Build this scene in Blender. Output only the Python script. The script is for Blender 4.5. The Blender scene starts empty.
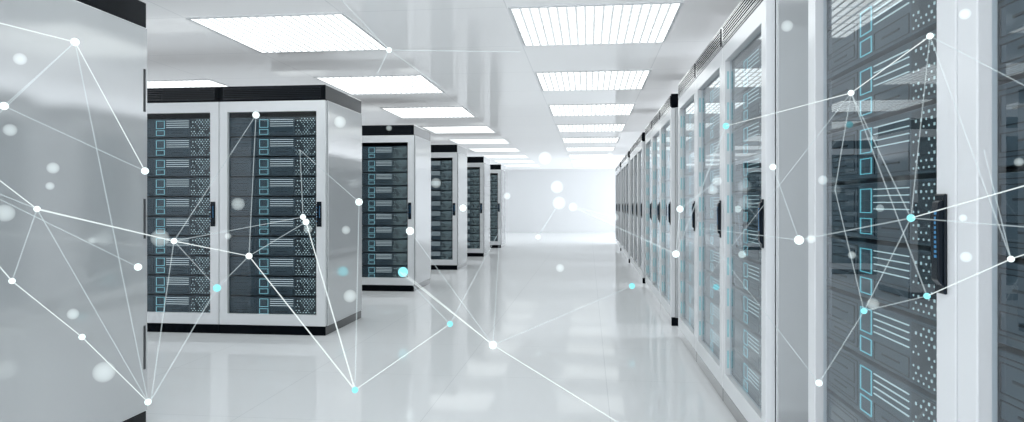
import bpy, bmesh, math, random
random.seed(4)
C = bpy.context.scene.collection
D = bpy.data
PI = math.pi

# ---------------------------------------------------------------- measures (metres)
XL, XR = -2.28, 0.776            # end plane of the left blocks, front plane of the right row
RW, RD, RH = 0.985, 0.95, 2.2    # one rack
PLH, CAPH = 0.079, 0.132         # plinth and top cap
CEIL = 2.572
CAM_H, YAW, FPX, HORY = 1.152, 0.112, 680.55, 204.3

# ---------------------------------------------------------------- materials
def new_mat(name):
    m = D.materials.new(name); m.use_nodes = True
    nt = m.node_tree; nt.nodes.clear()
    out = nt.nodes.new('ShaderNodeOutputMaterial')
    return m, nt, out

def principled(name, col, rough=.4, metal=0, spec=.5, coat=0, coat_rough=.05, emit=None, estr=0, noise=0, ior=1.5):
    m, nt, out = new_mat(name)
    b = nt.nodes.new('ShaderNodeBsdfPrincipled')
    b.inputs['Base Color'].default_value = (*col, 1)
    b.inputs['Roughness'].default_value = rough
    b.inputs['Metallic'].default_value = metal
    b.inputs['IOR'].default_value = ior
    b.inputs['Specular IOR Level'].default_value = spec
    b.inputs['Coat Weight'].default_value = coat
    b.inputs['Coat Roughness'].default_value = coat_rough
    if emit:
        b.inputs['Emission Color'].default_value = (*emit, 1)
        b.inputs['Emission Strength'].default_value = estr
    if noise:
        tc = nt.nodes.new('ShaderNodeTexCoord'); nz = nt.nodes.new('ShaderNodeTexNoise')
        nz.inputs['Scale'].default_value = 6; nz.inputs['Detail'].default_value = 4
        nt.links.new(tc.outputs['Object'], nz.inputs['Vector'])
        mr = nt.nodes.new('ShaderNodeMapRange')
        mr.inputs['To Min'].default_value = rough - noise; mr.inputs['To Max'].default_value = rough + noise
        nt.links.new(nz.outputs['Fac'], mr.inputs['Value'])
        nt.links.new(mr.outputs['Result'], b.inputs['Roughness'])
    nt.links.new(b.outputs[0], out.inputs[0])
    return m

def schlick(nt, r0, power, scale=1.0):
    """reflectance that rises towards grazing angles"""
    lw = nt.nodes.new('ShaderNodeLayerWeight'); lw.inputs['Blend'].default_value = .5
    p = nt.nodes.new('ShaderNodeMath'); p.operation = 'POWER'; p.inputs[1].default_value = power
    nt.links.new(lw.outputs['Facing'], p.inputs[0])
    a = nt.nodes.new('ShaderNodeMath'); a.operation = 'MULTIPLY_ADD'
    a.inputs[1].default_value = (1 - r0) * scale; a.inputs[2].default_value = r0
    nt.links.new(p.outputs[0], a.inputs[0])
    return a.outputs[0]

def gloss_mat(name, col, r0, power, rough, gcol=(1, 1, 1), scale=1.0, seams=None, noise=None, glow=0):
    """lacquered surface: diffuse body under a mirror-like top coat; seams = (ox, oy, px, py, width, colour)"""
    m, nt, out = new_mat(name)
    d = nt.nodes.new('ShaderNodeBsdfDiffuse'); d.inputs[0].default_value = (*col, 1)
    g = nt.nodes.new('ShaderNodeBsdfGlossy'); g.inputs['Color'].default_value = (*gcol, 1); g.inputs['Roughness'].default_value = rough
    mx = nt.nodes.new('ShaderNodeMixShader')
    nt.links.new(schlick(nt, r0, power, scale), mx.inputs[0])
    nt.links.new(d.outputs[0], mx.inputs[1]); nt.links.new(g.outputs[0], mx.inputs[2])
    if glow:                                             # added self-emission, fill light that brightens the ceiling
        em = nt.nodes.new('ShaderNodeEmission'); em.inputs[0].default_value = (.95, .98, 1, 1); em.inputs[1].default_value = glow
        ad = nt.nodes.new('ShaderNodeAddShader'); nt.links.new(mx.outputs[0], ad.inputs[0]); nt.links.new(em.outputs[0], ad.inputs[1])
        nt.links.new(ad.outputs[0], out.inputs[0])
    else:
        nt.links.new(mx.outputs[0], out.inputs[0])
    if noise:
        tc0 = nt.nodes.new('ShaderNodeTexCoord'); nz = nt.nodes.new('ShaderNodeTexNoise')
        nz.inputs['Scale'].default_value = noise[0]; nz.inputs['Detail'].default_value = 3
        nt.links.new(tc0.outputs['Object'], nz.inputs['Vector'])
        mr = nt.nodes.new('ShaderNodeMapRange')
        mr.inputs['To Min'].default_value = max(0, rough - noise[1]); mr.inputs['To Max'].default_value = rough + noise[1]
        nt.links.new(nz.outputs['Fac'], mr.inputs['Value']); nt.links.new(mr.outputs['Result'], g.inputs['Roughness'])
    if seams:
        ox, oy, px, py, w, sc = seams
        geo = nt.nodes.new('ShaderNodeNewGeometry'); sep = nt.nodes.new('ShaderNodeSeparateXYZ')
        nt.links.new(geo.outputs['Position'], sep.inputs[0])
        def line(sock, o, p):
            s = nt.nodes.new('ShaderNodeMath'); s.operation = 'SUBTRACT'; s.inputs[1].default_value = o - w / 2
            nt.links.new(sock, s.inputs[0])
            dv = nt.nodes.new('ShaderNodeMath'); dv.operation = 'DIVIDE'; dv.inputs[1].default_value = p
            nt.links.new(s.outputs[0], dv.inputs[0])
            fr = nt.nodes.new('ShaderNodeMath'); fr.operation = 'FLOORED_MODULO'; fr.inputs[1].default_value = 1
            nt.links.new(dv.outputs[0], fr.inputs[0])
            lt = nt.nodes.new('ShaderNodeMath'); lt.operation = 'LESS_THAN'; lt.inputs[1].default_value = w / p
            nt.links.new(fr.outputs[0], lt.inputs[0])
            return lt.outputs[0]
        mxm = nt.nodes.new('ShaderNodeMath'); mxm.operation = 'MAXIMUM'
        nt.links.new(line(sep.outputs['X'], ox, px), mxm.inputs[0]); nt.links.new(line(sep.outputs['Y'], oy, py), mxm.inputs[1])
        cm = nt.nodes.new('ShaderNodeMix'); cm.data_type = 'RGBA'
        cm.inputs['A'].default_value = (*col, 1); cm.inputs['B'].default_value = (*sc, 1)
        nt.links.new(mxm.outputs[0], cm.inputs['Factor']); nt.links.new(cm.outputs['Result'], d.inputs[0])
    return m

def emit_mat(name, col, strength, alpha=1.0):
    m, nt, out = new_mat(name)
    e = nt.nodes.new('ShaderNodeEmission'); e.inputs[0].default_value = (*col, 1); e.inputs[1].default_value = strength
    if alpha < 1:
        t = nt.nodes.new('ShaderNodeBsdfTransparent'); mx = nt.nodes.new('ShaderNodeMixShader'); mx.inputs[0].default_value = alpha
        nt.links.new(t.outputs[0], mx.inputs[1]); nt.links.new(e.outputs[0], mx.inputs[2]); nt.links.new(mx.outputs[0], out.inputs[0])
    else:
        nt.links.new(e.outputs[0], out.inputs[0])
    return m

def glass_mat():
    m, nt, out = new_mat('door_glass')
    t = nt.nodes.new('ShaderNodeBsdfTransparent'); t.inputs[0].default_value = (.80, .86, .89, 1)
    g = nt.nodes.new('ShaderNodeBsdfGlossy'); g.inputs['Roughness'].default_value = 0.012
    g.inputs['Color'].default_value = (.93, .97, 1, 1)
    mx = nt.nodes.new('ShaderNodeMixShader')
    nt.links.new(schlick(nt, .022, 3.2, .9), mx.inputs[0])
    nt.links.new(t.outputs[0], mx.inputs[1]); nt.links.new(g.outputs[0], mx.inputs[2]); nt.links.new(mx.outputs[0], out.inputs[0])
    return m

def glow_volume(name, col, strength):
    m, nt, out = new_mat(name)
    e = nt.nodes.new('ShaderNodeEmission'); e.inputs[0].default_value = (*col, 1); e.inputs[1].default_value = strength
    nt.links.new(e.outputs[0], out.inputs['Volume'])
    return m

M = {
    'white': gloss_mat('white_lacquered_steel', (.80, .815, .83), .05, 3.5, .06, scale=.7, noise=(3, .015)),
    'door': gloss_mat('white_door_paint', (.82, .835, .85), .04, 4.0, .16, scale=.6),
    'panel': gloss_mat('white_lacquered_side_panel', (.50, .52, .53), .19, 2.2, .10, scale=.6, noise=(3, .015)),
    'black': gloss_mat('black_gloss_plastic', (.003, .0045, .007), .003, 4.5, .05, scale=1.6),
    'slat': gloss_mat('dark_vent_slat', (.012, .016, .022), .004, 1.8, .22),
    'void': principled('vent_shadow', (.004, .005, .006), .8, spec=0),
    'bay': principled('dark_interior_lining', (.045, .055, .065), .5),
    'face': principled('server_faceplate', (.058, .086, .106), .45, spec=.4, noise=.06),
    'face_dark': principled('server_dark_plate', (.035, .046, .055), .45, spec=.4),
    'groove': principled('server_groove', (.012, .016, .02), .6),
    'cyan': emit_mat('cyan_bay_light', (.25, .78, .92), .62),
    'cyan_dim': emit_mat('dim_cyan_glow', (.30, .75, .85), .6, .6),
    'cyan_pale': emit_mat('pale_cyan_bay_light', (.34, .74, .84), .62),
    'bar_pale': emit_mat('grey_white_light_bar', (.80, .92, .95), .62),
    'bar': emit_mat('pale_light_bar', (.68, .90, .94), .66),
    'dot': emit_mat('pale_dot_light', (.6, .82, .86), .62),
    'handle': gloss_mat('dark_handle', (.008, .013, .02), .01, 3.2, .2, scale=.6),
    'blue': emit_mat('blue_handle_light', (.12, .38, .72), .5),
    'glass': glass_mat(),
    'frame_light': principled('light_frame_white', (.85, .86, .87), .4),
    'louver': principled('light_louver_white', (.92, .94, .95), .5, emit=(.95, 1, 1), estr=.25),
    'hinge': principled('dark_hinge_gap', (.05, .055, .06), .5),
    'node': emit_mat('white_node_glow', (.86, 1, 1), 1.25),
    'node_cyan': emit_mat('cyan_node_glow', (.30, .85, .95), 1.0),
    'link': emit_mat('white_link_glow', (.90, 1, 1), 1.0, .5),
    'link_faint': emit_mat('faint_link_glow', (.82, .96, 1), 1.0, .17),
}

# ---------------------------------------------------------------- mesh helpers
def box(bm, x0, x1, y0, y1, z0, z1, mi=0):
    v = [bm.verts.new(p) for p in ((x0, y0, z0), (x1, y0, z0), (x1, y1, z0), (x0, y1, z0), (x0, y0, z1), (x1, y0, z1), (x1, y1, z1), (x0, y1, z1))]
    fs = []
    for q in ((0, 3, 2, 1), (4, 5, 6, 7), (0, 1, 5, 4), (1, 2, 6, 5), (2, 3, 7, 6), (3, 0, 4, 7)):
        f = bm.faces.new([v[k] for k in q]); f.material_index = mi; fs.append(f)
    return v

def quad(bm, pts, mi=0):
    f = bm.faces.new([bm.verts.new(p) for p in pts]); f.material_index = mi
    return f

def frame(bm, x0, x1, z0, z1, l, r, b, t, y0, y1, mi=0):
    """a solid rectangular ring facing -Y"""
    O = [(x0, z0), (x1, z0), (x1, z1), (x0, z1)]
    I = [(x0 + l, z0 + b), (x1 - r, z0 + b), (x1 - r, z1 - t), (x0 + l, z1 - t)]
    of = [bm.verts.new((x, y0, z)) for x, z in O]; ob = [bm.verts.new((x, y1, z)) for x, z in O]
    nf = [bm.verts.new((x, y0, z)) for x, z in I]; nb = [bm.verts.new((x, y1, z)) for x, z in I]
    for k in range(4):
        j = (k + 1) % 4
        for q in ((of[k], of[j], nf[j], nf[k]), (ob[j], ob[k], nb[k], nb[j]), (of[j], of[k], ob[k], ob[j]), (nf[k], nf[j], nb[j], nb[k])):
            f = bm.faces.new(q); f.material_index = mi

def bevel(bm, w, seg=2):
    bmesh.ops.recalc_face_normals(bm, faces=bm.faces)
    es = [e for e in bm.edges if len(e.link_faces) == 2 and e.calc_face_angle() > .5]
    bmesh.ops.bevel(bm, geom=es, offset=w, segments=seg, affect='EDGES', profile=.5)

def mesh(name, bm, mats, recalc=True):
    if recalc: bmesh.ops.recalc_face_normals(bm, faces=bm.faces)
    me = D.meshes.new(name); bm.to_mesh(me); bm.free()
    for m in mats: me.materials.append(M[m] if isinstance(m, str) else m)
    return me

def obj(name, me, parent=None, loc=(0, 0, 0)):
    o = D.objects.new(name, me); C.objects.link(o); o.location = loc
    if parent: o.parent = parent
    return o

def thing(name, label, cat, loc=(0, 0, 0), rotz=0, group=None):
    o = D.objects.new(name, None); C.objects.link(o); o.empty_display_size = .1
    o.location = loc; o.rotation_euler = (0, 0, rotz); o['label'] = label; o['category'] = cat
    if group: o['group'] = group
    return o

def tag(o, label, cat, group=None):
    o['label'] = label; o['category'] = cat
    if group: o['group'] = group
    return o

def struct(name, me, loc=(0, 0, 0)):
    o = obj(name, me, None, loc); o['kind'] = 'structure'; return o

# ---------------------------------------------------------------- the room
X0, X1, Y0, Y1 = -9.0, 3.2, -4.5, 27.6
M['floor'] = gloss_mat('white_gloss_floor', (.90, .912, .92), .03, 3.0, .06, scale=.34, seams=(.115, 5.5, 1.0, 1.0, .005, (.78, .795, .805)), noise=(1.2, .012))
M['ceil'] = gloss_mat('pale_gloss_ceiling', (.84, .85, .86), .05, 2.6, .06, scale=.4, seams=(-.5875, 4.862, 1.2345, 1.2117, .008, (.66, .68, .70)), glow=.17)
M['wall'] = gloss_mat('white_wall_paint', (.84, .85, .86), .03, 4, .25, scale=.5)
def slab(a, b, c, d, e, f, m):
    bm = bmesh.new(); box(bm, a, b, c, d, e, f); return mesh('slab', bm, [m])
struct('floor', slab(X0, X1, Y0, Y1, -.1, 0, 'floor'))
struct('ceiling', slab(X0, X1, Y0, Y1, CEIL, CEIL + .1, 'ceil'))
struct('wall_left', slab(X0 - .1, X0, Y0, Y1, 0, CEIL, 'wall'))
struct('wall_far', slab(X0, X1, Y1, Y1 + .1, 0, CEIL, 'wall'))

# ---------------------------------------------------------------- ceiling lights
LW, LD = 1.2, 1.16
def light_meshes():
    bm = bmesh.new(); frame(bm, -LW / 2 - .02, LW / 2 + .02, -LD / 2 - .02, LD / 2 + .02, .022, .022, .022, .022, 0, .008)
    for v in bm.verts: v.co = (v.co.x, v.co.z, -v.co.y)
    fr = mesh('light_frame', bm, ['frame_light'])
    bm = bmesh.new(); quad(bm, [(-LW / 2, -LD / 2, -.002), (-LW / 2, LD / 2, -.002), (LW / 2, LD / 2, -.002), (LW / 2, -LD / 2, -.002)])
    di = bm
    bm2 = bmesh.new()
    n = 18
    for k in range(1, n):
        x = -LW / 2 + LW * k / n
        box(bm2, x - .009, x + .009, -LD / 2, LD / 2, -.010, -.004)
    for k in range(1, 5):
        y = -LD / 2 + LD * k / 5
        box(bm2, -LW / 2, LW / 2, y - .002, y + .002, -.010, -.004)
    lo = mesh('louver', bm2, ['louver'])
    return fr, di, lo
fr_me, di_bm, lo_me = light_meshes()
def diffuser(strength):
    bm = di_bm.copy()
    return mesh('diffuser', bm, [emit_mat('light_diffuser_%d' % int(strength * 10), (.95, 1, 1), strength)], recalc=False)
ROWN = ['nearest', 'second', 'third', 'fourth', 'fifth', 'sixth', 'seventh', 'eighth', 'ninth']  # last three rows are added to brighten the far end
COLN = ['over the open aisle', 'of the middle column over left racks', 'of the leftmost column above the racks']
def lstr(j):   # brightness of a row of lights
    return 2.0 if j < 0 else (1.9 if j < 3 else 1.4)
DI = {}
for c, cx in enumerate((-.557 + .6, -3.026 + .6, -5.495 + .6)):
    for j in range(-2, 9):
        y = 4.887 + .58 + 2.4234 * j
        s = lstr(j)
        if s not in DI: DI[s] = diffuser(s)
        if j >= 0:
            lab = '%s square louvered ceiling light %s' % (ROWN[j], COLN[c])
        else:
            lab = 'ceiling light %s the camera, %s' % (['just ahead of', 'behind'][-1 - j], COLN[c])
        t = thing('ceiling_light', lab, 'light', (cx, y, CEIL), 0, 'square ceiling lights')
        obj('frame', fr_me, t); obj('diffuser', DI[s], t); obj('louver', lo_me, t)

# ---------------------------------------------------------------- one rack and its parts
h = RW / 2
def rack_meshes():
    R = {}
    bm = bmesh.new()                                     # hollow cabinet, white outside, dark inside
    z0, z1, y0, y1, t = PLH, RH - CAPH, .042, RD, .03
    def shell(xa, xb, ya, yb, za, zb, mi, flip):
        P = [(xa, ya, za), (xb, ya, za), (xb, yb, za), (xa, yb, za), (xa, ya, zb), (xb, ya, zb), (xb, yb, zb), (xa, yb, zb)]
        V = [bm.verts.new(p) for p in P]
        for q in ((0, 3, 2, 1), (4, 5, 6, 7), (1, 2, 6, 5), (2, 3, 7, 6), (3, 0, 4, 7)):
            f = bm.faces.new([V[k] for k in (q[::-1] if flip else q)]); f.material_index = mi
        return V
    A = shell(-h, h, y0, y1, z0, z1, 0, False)
    B = shell(-h + t, h - t, y0, y1 - t, z0 + t, z1 - t, 1, True)
    for k, j in ((0, 1), (1, 5), (5, 4), (4, 0)):
        f = bm.faces.new([A[k], A[j], B[j], B[k]]); f.material_index = 1
    R['cabinet'] = mesh('cabinet', bm, ['white', 'bay'], recalc=False)
    bm = bmesh.new(); box(bm, -h, h, 0, RD, RH - CAPH, RH); bevel(bm, .004, 1)
    R['top_cap'] = mesh('top_cap', bm, ['black'])
    bm = bmesh.new()                                     # grille on the front of the cap
    gx0, gx1, gz0, gz1 = -h + .045, h - .045, RH - CAPH + .018, RH - .018
    box(bm, gx0, gx1, -.0012, .0, gz0, gz1, 1)
    n = 6
    for k in range(n):
        z = gz0 + (gz1 - gz0) * (k + .5) / n
        box(bm, gx0, gx1, -.0045, -.001, z - .0032, z + .0032, 0)
    frame(bm, gx0 - .004, gx1 + .004, gz0 - .004, gz1 + .004, .005, .005, .005, .005, -.0045, 0, 0)
    R['vent_grille'] = mesh('vent_grille', bm, ['slat', 'void'])
    bm = bmesh.new(); box(bm, -h + .001, h - .001, .004, RD, 0, PLH); bevel(bm, .003, 1)
    R['plinth'] = mesh('plinth', bm, ['black'])
    bm = bmesh.new()
    frame(bm, -h + .003, h - .003, PLH + .003, RH - CAPH - .003, .075, .081, .097, .094, 0, .04)
    bevel(bm, .003, 2)
    R['door'] = mesh('door', bm, ['door'])
    bm = bmesh.new()
    quad(bm, [(-h + .076, .028, PLH + .098), (h - .082, .028, PLH + .098), (h - .082, .028, RH - CAPH - .095), (-h + .076, .028, RH - CAPH - .095)])
    R['glass_pane'] = mesh('glass_pane', bm, ['glass'], recalc=False)
    bm = bmesh.new()                                     # flat latch handle with a lever plate
    hx0, hx1 = h - .078, h - .034
    box(bm, hx0, hx1, -.007, 0, .955, 1.175); bevel(bm, .003, 2)
    b2 = bmesh.new()
    P = [(0, .972), (-.012, .985), (-.015, 1.12), (-.010, 1.158), (0, 1.162)]
    va = [b2.verts.new((hx0 + .009, y - .006, z)) for y, z in P]; vb = [b2.verts.new((hx1 - .004, y - .006, z)) for y, z in P]
    b2.faces.new(va); b2.faces.new(vb[::-1])
    for k in range(len(P)):
        j = (k + 1) % len(P); b2.faces.new([va[k], vb[k], vb[j], va[j]])
    bevel(b2, .003, 2)
    tmp = D.meshes.new('tmp'); b2.to_mesh(tmp); b2.free(); bm.from_mesh(tmp); D.meshes.remove(tmp)
    for k in range(10):                                  # small blue lights down the lever
        z = 1.035 + k * .0105
        box(bm, hx1 - .013, hx1 - .008, -.0222, -.019, z, z + .006, 1)
    for k in range(13):                                  # toothed edge of the latch
        z = .985 + k * .0135
        box(bm, hx0 - .001, hx0 + .007, -.012, -.006, z, z + .007, 1 if k % 3 == 1 else 0)
    R['handle'] = mesh('handle', bm, ['handle', 'blue'])
    bm = bmesh.new()                                     # glowing cyan dashes along the inner edge of the door
    box(bm, -h + .0768, -h + .0782, .012, .022, 0, .10)
    R['cyan_dash'] = mesh('cyan_dash', bm, ['cyan_dim'])
    return R
RM = rack_meshes()

def make_rack(label, loc, rotz, group, end_panel=None, hinges=False, strip=False, name='server_rack'):
    t = thing(name, label, 'server rack', loc, rotz, group)
    obj('cabinet', RM['cabinet'], t)
    cap = obj('top_cap', RM['top_cap'], t); obj('vent_grille', RM['vent_grille'], cap)
    obj('plinth', RM['plinth'], t)
    d = obj('door', RM['door'], t)
    obj('glass_pane', RM['glass_pane'], d); obj('handle', RM['handle'], d)
    if strip:
        for k in range(10): obj('cyan_dash', RM['cyan_dash'], d, (0, 0, .215 + k * .1775))
    if end_panel is not None:                            # glossy cover on the exposed end of a block
        obj('side_panel', END_ME[end_panel], t)
        if hinges:
            for z0, z1 in ((.300, .525), (.975, 1.18), (1.63, 1.85)):
                bm = bmesh.new(); box(bm, h + .008, h + .011, RD - .035, RD - .022, z0, z1)
                obj('hinge', mesh('hinge', bm, ['hinge']), t)
    return t
END_ME = {}
for s in (-1, 1):
    bm = bmesh.new(); box(bm, s * (h - .002), s * (h + .008), .048, RD - .004, PLH + .004, RH - CAPH - .004); bevel(bm, .003, 2)
    END_ME[s] = mesh('side_panel', bm, ['panel'])

# ---------------------------------------------------------------- one server and its parts
SW, SH, SD = .90, .1775, .62       # a server's width, pitch and depth
GX0, GW = -h + .075 - .04, RW - .156
def fx(u): return GX0 + GW * u
def server_parts(dot=1.0, line=1.0, cy='cyan', ba='bar'):
    P = {}
    H = SH - .013
    bm = bmesh.new(); box(bm, -SW / 2, SW / 2, 0, SD, .003, .003 + H); bevel(bm, .002, 1)
    P['chassis'] = (bm, ['face'])
    y = -.0015
    def ring(bm, u0, u1, v0, v1, t, mi=0, d=.003):
        frame(bm, fx(u0), fx(u1), .003 + H * v0, .003 + H * v1, t, t, t, t, -d, .001, mi)
    bm = bmesh.new()                                     # blank cover on the left, nested outlines
    ring(bm, .015, .36, .10, .93, .0022, 0, .002); ring(bm, .05, .33, .48, .86, .0022, 0, .002); ring(bm, .05, .33, .16, .40, .0022, 0, .002)
    box(bm, fx(.10), fx(.26), -.002, .001, .003 + H * .66, .003 + H * .69); box(bm, fx(.12), fx(.25), -.002, .001, .003 + H * .27, .003 + H * .30)
    P['blank_cover'] = (bm, ['groove'])
    bm = bmesh.new(); ring(bm, .388, .487, .46, .90, .0027 * line); P['drive_bay'] = (bm, [cy])
    bm = bmesh.new(); ring(bm, .388, .487, .08, .37, .0027 * line); P['drive_bay2'] = (bm, [cy])
    for k in range(4):
        v = .88 - k * .115
        bm = bmesh.new(); box(bm, fx(.508), fx(.768), -.003, .001, .003 + H * (v - .009 * line), .003 + H * (v + .009 * line)); P['light_bar%d' % k] = (bm, [ba])
    bm = bmesh.new(); ring(bm, .508, .768, .06, .38, .0022, 0, .002); box(bm, fx(.57), fx(.70), -.002, .001, .003 + H * .2, .003 + H * .23)
    P['card_slot'] = (bm, ['groove'])
    bm = bmesh.new()                                     # perforated strip with lit dots
    box(bm, fx(.785), fx(1.03), -.0015, .001, .003 + H * .04, .003 + H * .96, 0)
    rnd = random.Random(7)
    for i in range(7):
        for j in range(9):
            if rnd.random() < .22: continue
            cx = fx(.80 + .21 * (i + (.5 if j % 2 else 0)) / 6.6); cz = .003 + H * (.09 + .82 * j / 8); r = dot * (.0026 if rnd.random() < .7 else .0036)
            box(bm, cx - r, cx + r, -.003, -.001, cz - r, cz + r, 1)
    P['perforated_strip'] = (bm, ['face_dark', 'dot'])
    return P
def parts_meshes(*a):
    return {k: mesh(k.rstrip('0123456789'), bm, ms) for k, (bm, ms) in server_parts(*a).items()}
SP = {'right': parts_meshes(), 'left': parts_meshes(1.4, 1.6, 'cyan_pale', 'bar_pale')}   # left row: larger dots, thicker and paler glowing lines
def joined_server(SP):
    mats, bm = [], bmesh.new()
    for k, me in SP.items():
        b = bmesh.new(); b.from_mesh(me)
        mm = []
        for m in me.materials:
            if m not in mats: mats.append(m)
            mm.append(mats.index(m))
        for f in b.faces: f.material_index = mm[f.material_index]
        t = D.meshes.new('t'); b.to_mesh(t); b.free(); bm.from_mesh(t); D.meshes.remove(t)
    return mesh('server', bm, mats)
SJ = {k: joined_server(v) for k, v in SP.items()}
ORD = ['topmost', 'second', 'third', 'fourth', 'fifth', 'sixth', 'seventh', 'eighth', 'ninth', 'lowest']

def fill(rack, where, detail):
    """ten servers stacked behind the glass of a rack"""
    cs, sn = math.cos(rack.rotation_euler.z), math.sin(rack.rotation_euler.z)
    side = 'left' if rack.rotation_euler.z == 0 else 'right'
    for k in range(10):
        z = 1.935 - SH * (k + 1)
        ly = .045
        loc = (rack.location.x - sn * ly, rack.location.y + cs * ly, z)
        if k == 0: lab = 'topmost dark server with cyan lights in %s' % where
        elif k == 9: lab = 'lowest dark server with cyan lights in %s' % where
        else: lab = '%s dark server from the top in %s' % (ORD[k], where)
        grp = 'servers in %s' % where
        if detail:
            t = thing('rack_server', lab, 'server', loc, rack.rotation_euler.z, grp)
            for n, me in SP[side].items():
                obj(n.rstrip('0123456789'), me, t)
        else:
            t = obj('rack_server', SJ[side], None, loc); t.rotation_euler = (0, 0, rack.rotation_euler.z)
            tag(t, lab, 'server', grp)

# ---------------------------------------------------------------- left blocks of racks, standing across the aisle
LY = [2.36, 5.735, 8.77, 11.75, 14.78, 17.75]
BN = ['front', 'second', 'third', 'fourth', 'fifth', 'last']
WHERE = [None, 'the large left rack beside the aisle', 'aisle rack of third left block', 'the aisle rack of the fourth left block',
         'the aisle rack of the fifth left block', 'the aisle rack of the last left block']
for b, y in enumerate(LY):
    n = 3 if b == 1 else 2
    for k in range(n):
        x = XL - h - .008 - k * RW
        if b == 0:
            lab = ['front left rack showing only its big grey glossy end panel', 'rack hidden behind the front left rack with the glossy end panel'][k]
        elif b == 1:
            lab = ['large white glass-door rack at the corner of the second left block', 'glass-door rack cut off by the grey panel, left of the large corner rack',
                   'third rack from the aisle in the second left block, hidden by the grey panel'][k]
        else:
            lab = ['white rack with black cap at the aisle end of the %s left block', 'inner rack of the %s left block, behind the block in front'][k] % BN[b]
        r = make_rack(lab, (x, y, 0), 0, 'racks of the left blocks', end_panel=1 if k == 0 else None, hinges=(b == 0))
        if b == 1 and k == 0: fill(r, 'large corner rack beside the aisle', True)
        if b == 1 and k == 1: fill(r, 'rack left of the large corner rack', True)
        if b == 2 and k == 0: fill(r, 'aisle rack of third left block', True)
        if b > 2 and k == 0: fill(r, 'aisle rack of %s left block' % BN[b], False)

# ---------------------------------------------------------------- right row of racks, facing the aisle
PR = 3.473
GN = ['nearest', 'second', 'third', 'fourth', 'fifth', 'farthest']
RN = ['nearest', 'middle', 'farthest']
for g in range(6):
    y0 = 3.1 + (g - 1) * PR + (-.055 if g == 0 else 0)
    for k in range(3):
        y = y0 + RW * (k + .5)
        lab = '%s rack in the %s group of three along the right side of the aisle' % (RN[k], GN[g])
        if g == 0:
            lab = ['rack beside the viewer at the right, behind the nearest dark glass doors', 'dark glass-door rack cut off by the right edge of the picture',
                   'large dark glass-door rack on the right with the big black handle'][k]
        r = make_rack(lab, (XR, y, 0), -PI / 2, 'racks of the right row', end_panel=1 if k == 0 else (-1 if k == 2 else None), strip=g in (1, 2))
        if g == 0 and k == 2: fill(r, 'large right rack with big black handle', True)
        if g == 0 and k == 1: fill(r, 'rack cut off by right picture edge', True)
        if g == 1: fill(r, '%s rack of second right group' % RN[k], True)
        if g == 2: fill(r, '%s rack of third right group' % RN[k], False)

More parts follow.
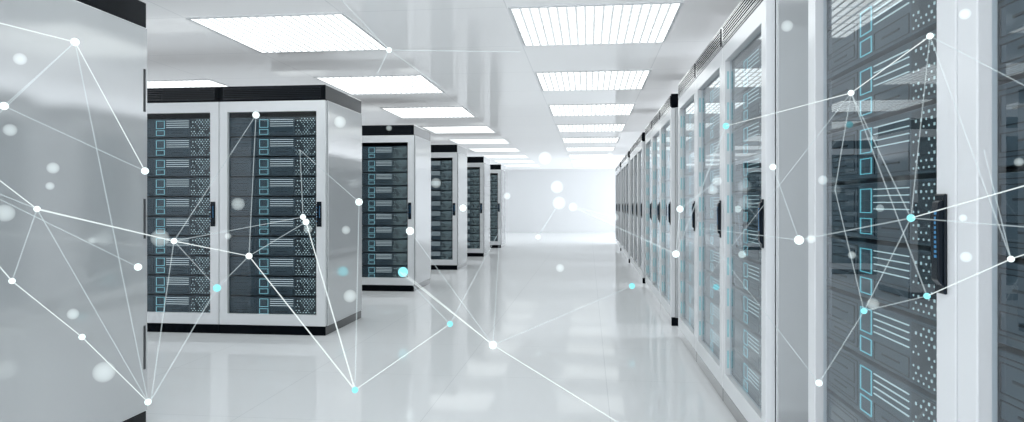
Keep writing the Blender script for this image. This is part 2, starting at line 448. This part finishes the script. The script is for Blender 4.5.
#NETWORK#
SOFT_GLOW, LINK_R = .34, .00068
NETWORKS = [
    ('glowing white network of dots and lines floating before the grey end panel at far left',
     [(-1.8242, 2.2429, 1.7322, 0.0143, 'w'), (-1.8242, 1.9455, 1.4607, 0.0126, 'w'), (-1.8242, 2.6293, 1.2898, 0.0145, 'w'), (-1.8242, 2.0742, 1.1364, 0.01, 'w'), (-1.8242, 1.9754, 0.9078, 0.0096, 'w'), (-1.8242, 2.6486, 0.3282, 0.0133, 'w'), (-1.8242, 2.5852, 0.8965, 0.0147, 'w'), (-1.8242, 2.2767, 0.6711, 0.0109, 'w'), (-2.0522, 2.3954, 1.2222, 0.0173, 's'), (-2.0522, 2.5125, 0.7126, 0.02, 's'), (-2.0522, 2.2568, 1.6798, 0.02, 's'), (-2.0523, 2.6881, 0.4372, 0.0426, 's'), (-2.0522, 2.4101, 1.292, 0.0231, 's'), (-2.0522, 2.1928, 1.1212, 0.0283, 's'), (-2.0522, 2.2138, 1.4172, 0.025, 's'), (-1.8242, 1.7333, 1.7076, 0.0, '.'), (-1.8242, 1.7949, 1.3106, 0.0, '.'), (-1.8242, 1.8273, 1.0698, 0.0, '.'), (-1.8242, 1.7333, 1.2491, 0.0, '.')],
     [(0, 15, 1), (0, 1, 0), (0, 2, 1), (0, 16, 0), (1, 2, 0), (3, 16, 1), (3, 18, 0), (3, 4, 0), (4, 17, 1), (4, 7, 1), (7, 5, 1), (3, 5, 0), (18, 6, 0), (0, 5, 0)]),
    ('glowing network of dots and lines floating before the corner racks and over the floor',
     [(-2.0581, 3.19, 0.9686, 0.015, 'w'), (-2.2311, 4.2774, 0.8101, 0.0212, 'w'), (-2.3871, 4.1593, 0.6108, 0.0246, 'c'), (-1.9596, 4.5092, 1.0643, 0.0193, 'w'), (-2.0216, 4.7035, 1.0246, 0.023, 'w'), (-1.9663, 4.6091, 0.9778, 0.0317, 's'), (-2.3308, 4.5681, 1.7818, 0.024, 'w'), (-1.5753, 4.5525, 1.1679, 0.0249, 'w'), (-1.9507, 7.026, 0.4358, 0.0529, 'c'), (-1.023, 2.9039, 0.3334, 0.0141, 'c'), (-0.9306, 4.5243, 0.3429, 0.0203, 'c'), (-0.5859, 4.1606, 0.2837, 0.0247, 'w'), (0.4125, 6.5874, 0.3717, 0.0287, 'c'), (-1.7207, 6.4481, 0.8931, 0.0388, 'w'), (-1.7, 4.6391, 0.9707, 0.0353, 's'), (-1.8146, 4.8274, 1.7567, 0.0441, 's'), (-2.3546, 4.3642, 1.154, 0.0473, 's'), (-2.1276, 3.1821, 0.9836, 0.04, 's'), (-1.3749, 7.3927, 1.1112, 0.0375, 'w'), (-1.7819, 7.85, 1.4024, 0.0588, 's'), (-1.6023, 4.4488, 0.5322, 0.0473, 's'), (-2.4217, 4.3566, 0.9377, 0.0203, 's'), (0.2404, 3.2472, 0.0625, 0.0, '.'), (-2.1066, 4.7946, 1.5509, 0.0, '.'), (-1.0343, 7.9341, 0.8499, 0.0, '.'), (-1.5142, 5.3644, 0.6049, 0.0, '.'), (-1.9806, 2.8968, 0.2606, 0.0, '.'), (-1.6107, 1.8315, 1.1382, 0.0, '.')],
     [(0, 27, 1), (0, 1, 1), (0, 2, 0), (0, 6, 0), (0, 3, 0), (1, 2, 0), (1, 4, 0), (1, 9, 1), (1, 6, 0), (4, 9, 1), (3, 23, 0), (7, 9, 0), (7, 23, 0), (9, 10, 1), (10, 24, 0), (10, 25, 0), (11, 25, 1), (11, 8, 1), (11, 22, 1), (11, 13, 0), (11, 24, 0), (0, 26, 0), (2, 26, 0), (11, 12, 0)]),
    ('small glowing dot with faint lines under the ceiling light above the racks',
     [(-1.0489, 3.5047, 1.9682, 0.0148, 'w'), (-1.4568, 4.8677, 1.7126, 0.022, 's'), (-1.2836, 3.2771, 2.2326, 0.0, '.'), (-0.8676, 3.9276, 1.8473, 0.0, '.'), (-0.4003, 3.9802, 2.0472, 0.0, '.'), (-1.2648, 3.883, 1.8591, 0.0, '.')],
     [(0, 2, 0), (0, 3, 0), (0, 4, 0), (0, 5, 0)]),
    ('faint glowing dots floating at the far end of the aisle',
     [(-0.3882, 9.0131, 1.1692, 0.0926, 's'), (-0.2133, 9.4353, 1.1147, 0.0552, 's'), (-0.6347, 8.5828, 0.7388, 0.0303, 'w'), (0.2757, 8.8865, 1.7766, 0.0517, 's'), (-0.4237, 9.2103, 1.3859, 0.0811, 's'), (-0.5722, 8.9924, 1.7643, 0.0793, 's'), (-1.0121, 8.4398, 1.2557, 0.0475, 's'), (0.5874, 4.6951, 0.8161, 0.0243, 'w'), (0.6143, 4.6981, 1.1202, 0.023, 'w'), (0.3091, 8.0852, 1.0027, 0.047, 's'), (0.5627, 3.0822, 1.2547, 0.0194, 's'), (0.5452, 3.0802, 1.215, 0.0229, 's'), (-0.2917, 7.0113, 0.4968, 0.0514, 's'), (0.562, 2.8809, 1.4742, 0.0132, 'c')],
     [(1, 7, 0), (2, 0, 0), (7, 8, 0), (8, 10, 0), (1, 9, 0), (7, 13, 0)]),
    ('glowing network of dots and lines floating before the right glass doors',
     [(0.5276, 1.4447, 1.3772, 0.0061, 'w'), (0.5276, 1.1243, 1.4137, 0.005, 'w'), (0.5276, 2.0304, 1.2594, 0.0092, 'w'), (0.5276, 1.787, 1.0619, 0.0116, 'w'), (0.5276, 1.6938, 1.0692, 0.0095, 's'), (0.5276, 1.6371, 0.7403, 0.0076, 'w'), (0.5276, 1.3794, 0.9463, 0.0058, 'c'), (0.5276, 1.3376, 0.9659, 0.0103, 's'), (0.5276, 1.1337, 1.0081, 0.005, 'c'), (0.5276, 1.187, 1.1294, 0.0063, 'c'), (0.5276, 1.0304, 1.1326, 0.0064, 's'), (0.5276, 1.0227, 1.0779, 0.0077, 's'), (0.5276, 0.9201, 1.0832, 0.004, 'w'), (0.5276, 1.8914, 1.629, 0.0134, 's'), (0.5276, 1.6102, 1.207, 0.0113, 's'), (0.5276, 1.0253, 1.4204, 0.0071, 's'), (0.5276, 1.4395, 1.0498, 0.0081, 's'), (0.5276, 0.9041, 1.2042, 0.0049, 's'), (0.5277, 0.7845, 1.2413, 0.0, '.'), (0.5277, 0.7845, 1.1227, 0.0, '.'), (0.5277, 0.7993, 1.1891, 0.0, '.'), (0.5275, 3.6422, 0.6513, 0.0, '.'), (0.5275, 3.3209, 1.0391, 0.0, '.'), (0.5275, 2.7042, 1.4544, 0.0, '.'), (0.5276, 1.5347, 1.1828, 0.0, '.'), (0.5276, 0.9789, 1.2249, 0.0, '.')],
     [(0, 1, 1), (0, 23, 1), (0, 21, 0), (0, 24, 0), (0, 9, 0), (0, 8, 0), (1, 9, 0), (1, 12, 0), (1, 18, 0), (3, 22, 0), (3, 2, 0), (3, 9, 0), (5, 6, 0), (5, 22, 0), (6, 9, 0), (6, 8, 0), (8, 12, 1), (12, 25, 0), (12, 19, 1), (9, 20, 1), (9, 19, 0), (6, 24, 0)]),
]

bm = bmesh.new(); bmesh.ops.create_icosphere(bm, subdivisions=3, radius=1)
for f in bm.faces: f.smooth = True
NODE_ME = {'w': mesh('node', bm.copy(), ['node'], False), 'c': mesh('node', bm.copy(), ['node_cyan'], False)}
SOFT_BM = bm
bm = bmesh.new(); bmesh.ops.create_cone(bm, cap_ends=True, segments=6, radius1=1, radius2=1, depth=1)
LINK_ME = {1: mesh('link', bm.copy(), ['link'], False), 0: mesh('link', bm, ['link_faint'], False)}
SOFT = {}
from mathutils import Vector
for lab, nodes, links in NETWORKS:
    t = thing('floating_node_network', lab, 'light network', nodes[0][:3], 0, 'floating light networks')  # floats free in the air, nothing suspends it
    o0 = Vector(nodes[0][:3])
    for x, y, z, r, k in nodes:
        if k == '.': continue
        if k == 's':
            key = round(math.log2(r) * 2) / 2
            if key not in SOFT:
                SOFT[key] = mesh('soft_dot', SOFT_BM.copy(), [glow_volume('soft_dot_glow', (.88, 1, 1), SOFT_GLOW / (2 * 2 ** key))], False)
            o = obj('soft_dot', SOFT[key], t, Vector((x, y, z)) - o0); o.scale = (2 ** key,) * 3
            continue
        o = obj('node', NODE_ME[k], t, Vector((x, y, z)) - o0); o.scale = (r, r, r)
    for a, b, f in links:
        p, q = Vector(nodes[a][:3]), Vector(nodes[b][:3])
        dv = q - p; rad = LINK_R * (p - Vector((0, 0, CAM_H))).length
        o = obj('link', LINK_ME[f], t, (p + q) / 2 - o0)
        o.rotation_mode = 'QUATERNION'; o.rotation_quaternion = dv.to_track_quat('Z', 'Y')
        o.scale = (rad, rad, dv.length)
#ENDNET#

# ---------------------------------------------------------------- camera and colour
cam = D.cameras.new('camera'); co = D.objects.new('camera', cam); C.objects.link(co)
co.location = (0, 0, CAM_H); co.rotation_euler = (PI / 2, 0, YAW)
cam.sensor_fit = 'HORIZONTAL'; cam.sensor_width = 36; cam.lens = FPX / 1024 * 36
cam.shift_y = -(211 - HORY) / 1024
cam.clip_start = .02
sc = bpy.context.scene
sc.camera = co
w = D.worlds.new('world'); sc.world = w; w.use_nodes = True
w.node_tree.nodes['Background'].inputs[0].default_value = (.9, .95, 1, 1); w.node_tree.nodes['Background'].inputs[1].default_value = 2.2
sc.view_settings.view_transform = 'Standard'
sc.view_settings.look = 'None'
sc.view_settings.exposure = .30
sc.cycles.transparent_max_bounces = 24
sc.cycles.diffuse_bounces = 8
sc.cycles.caustics_reflective = False
sc.cycles.sample_clamp_indirect = 6
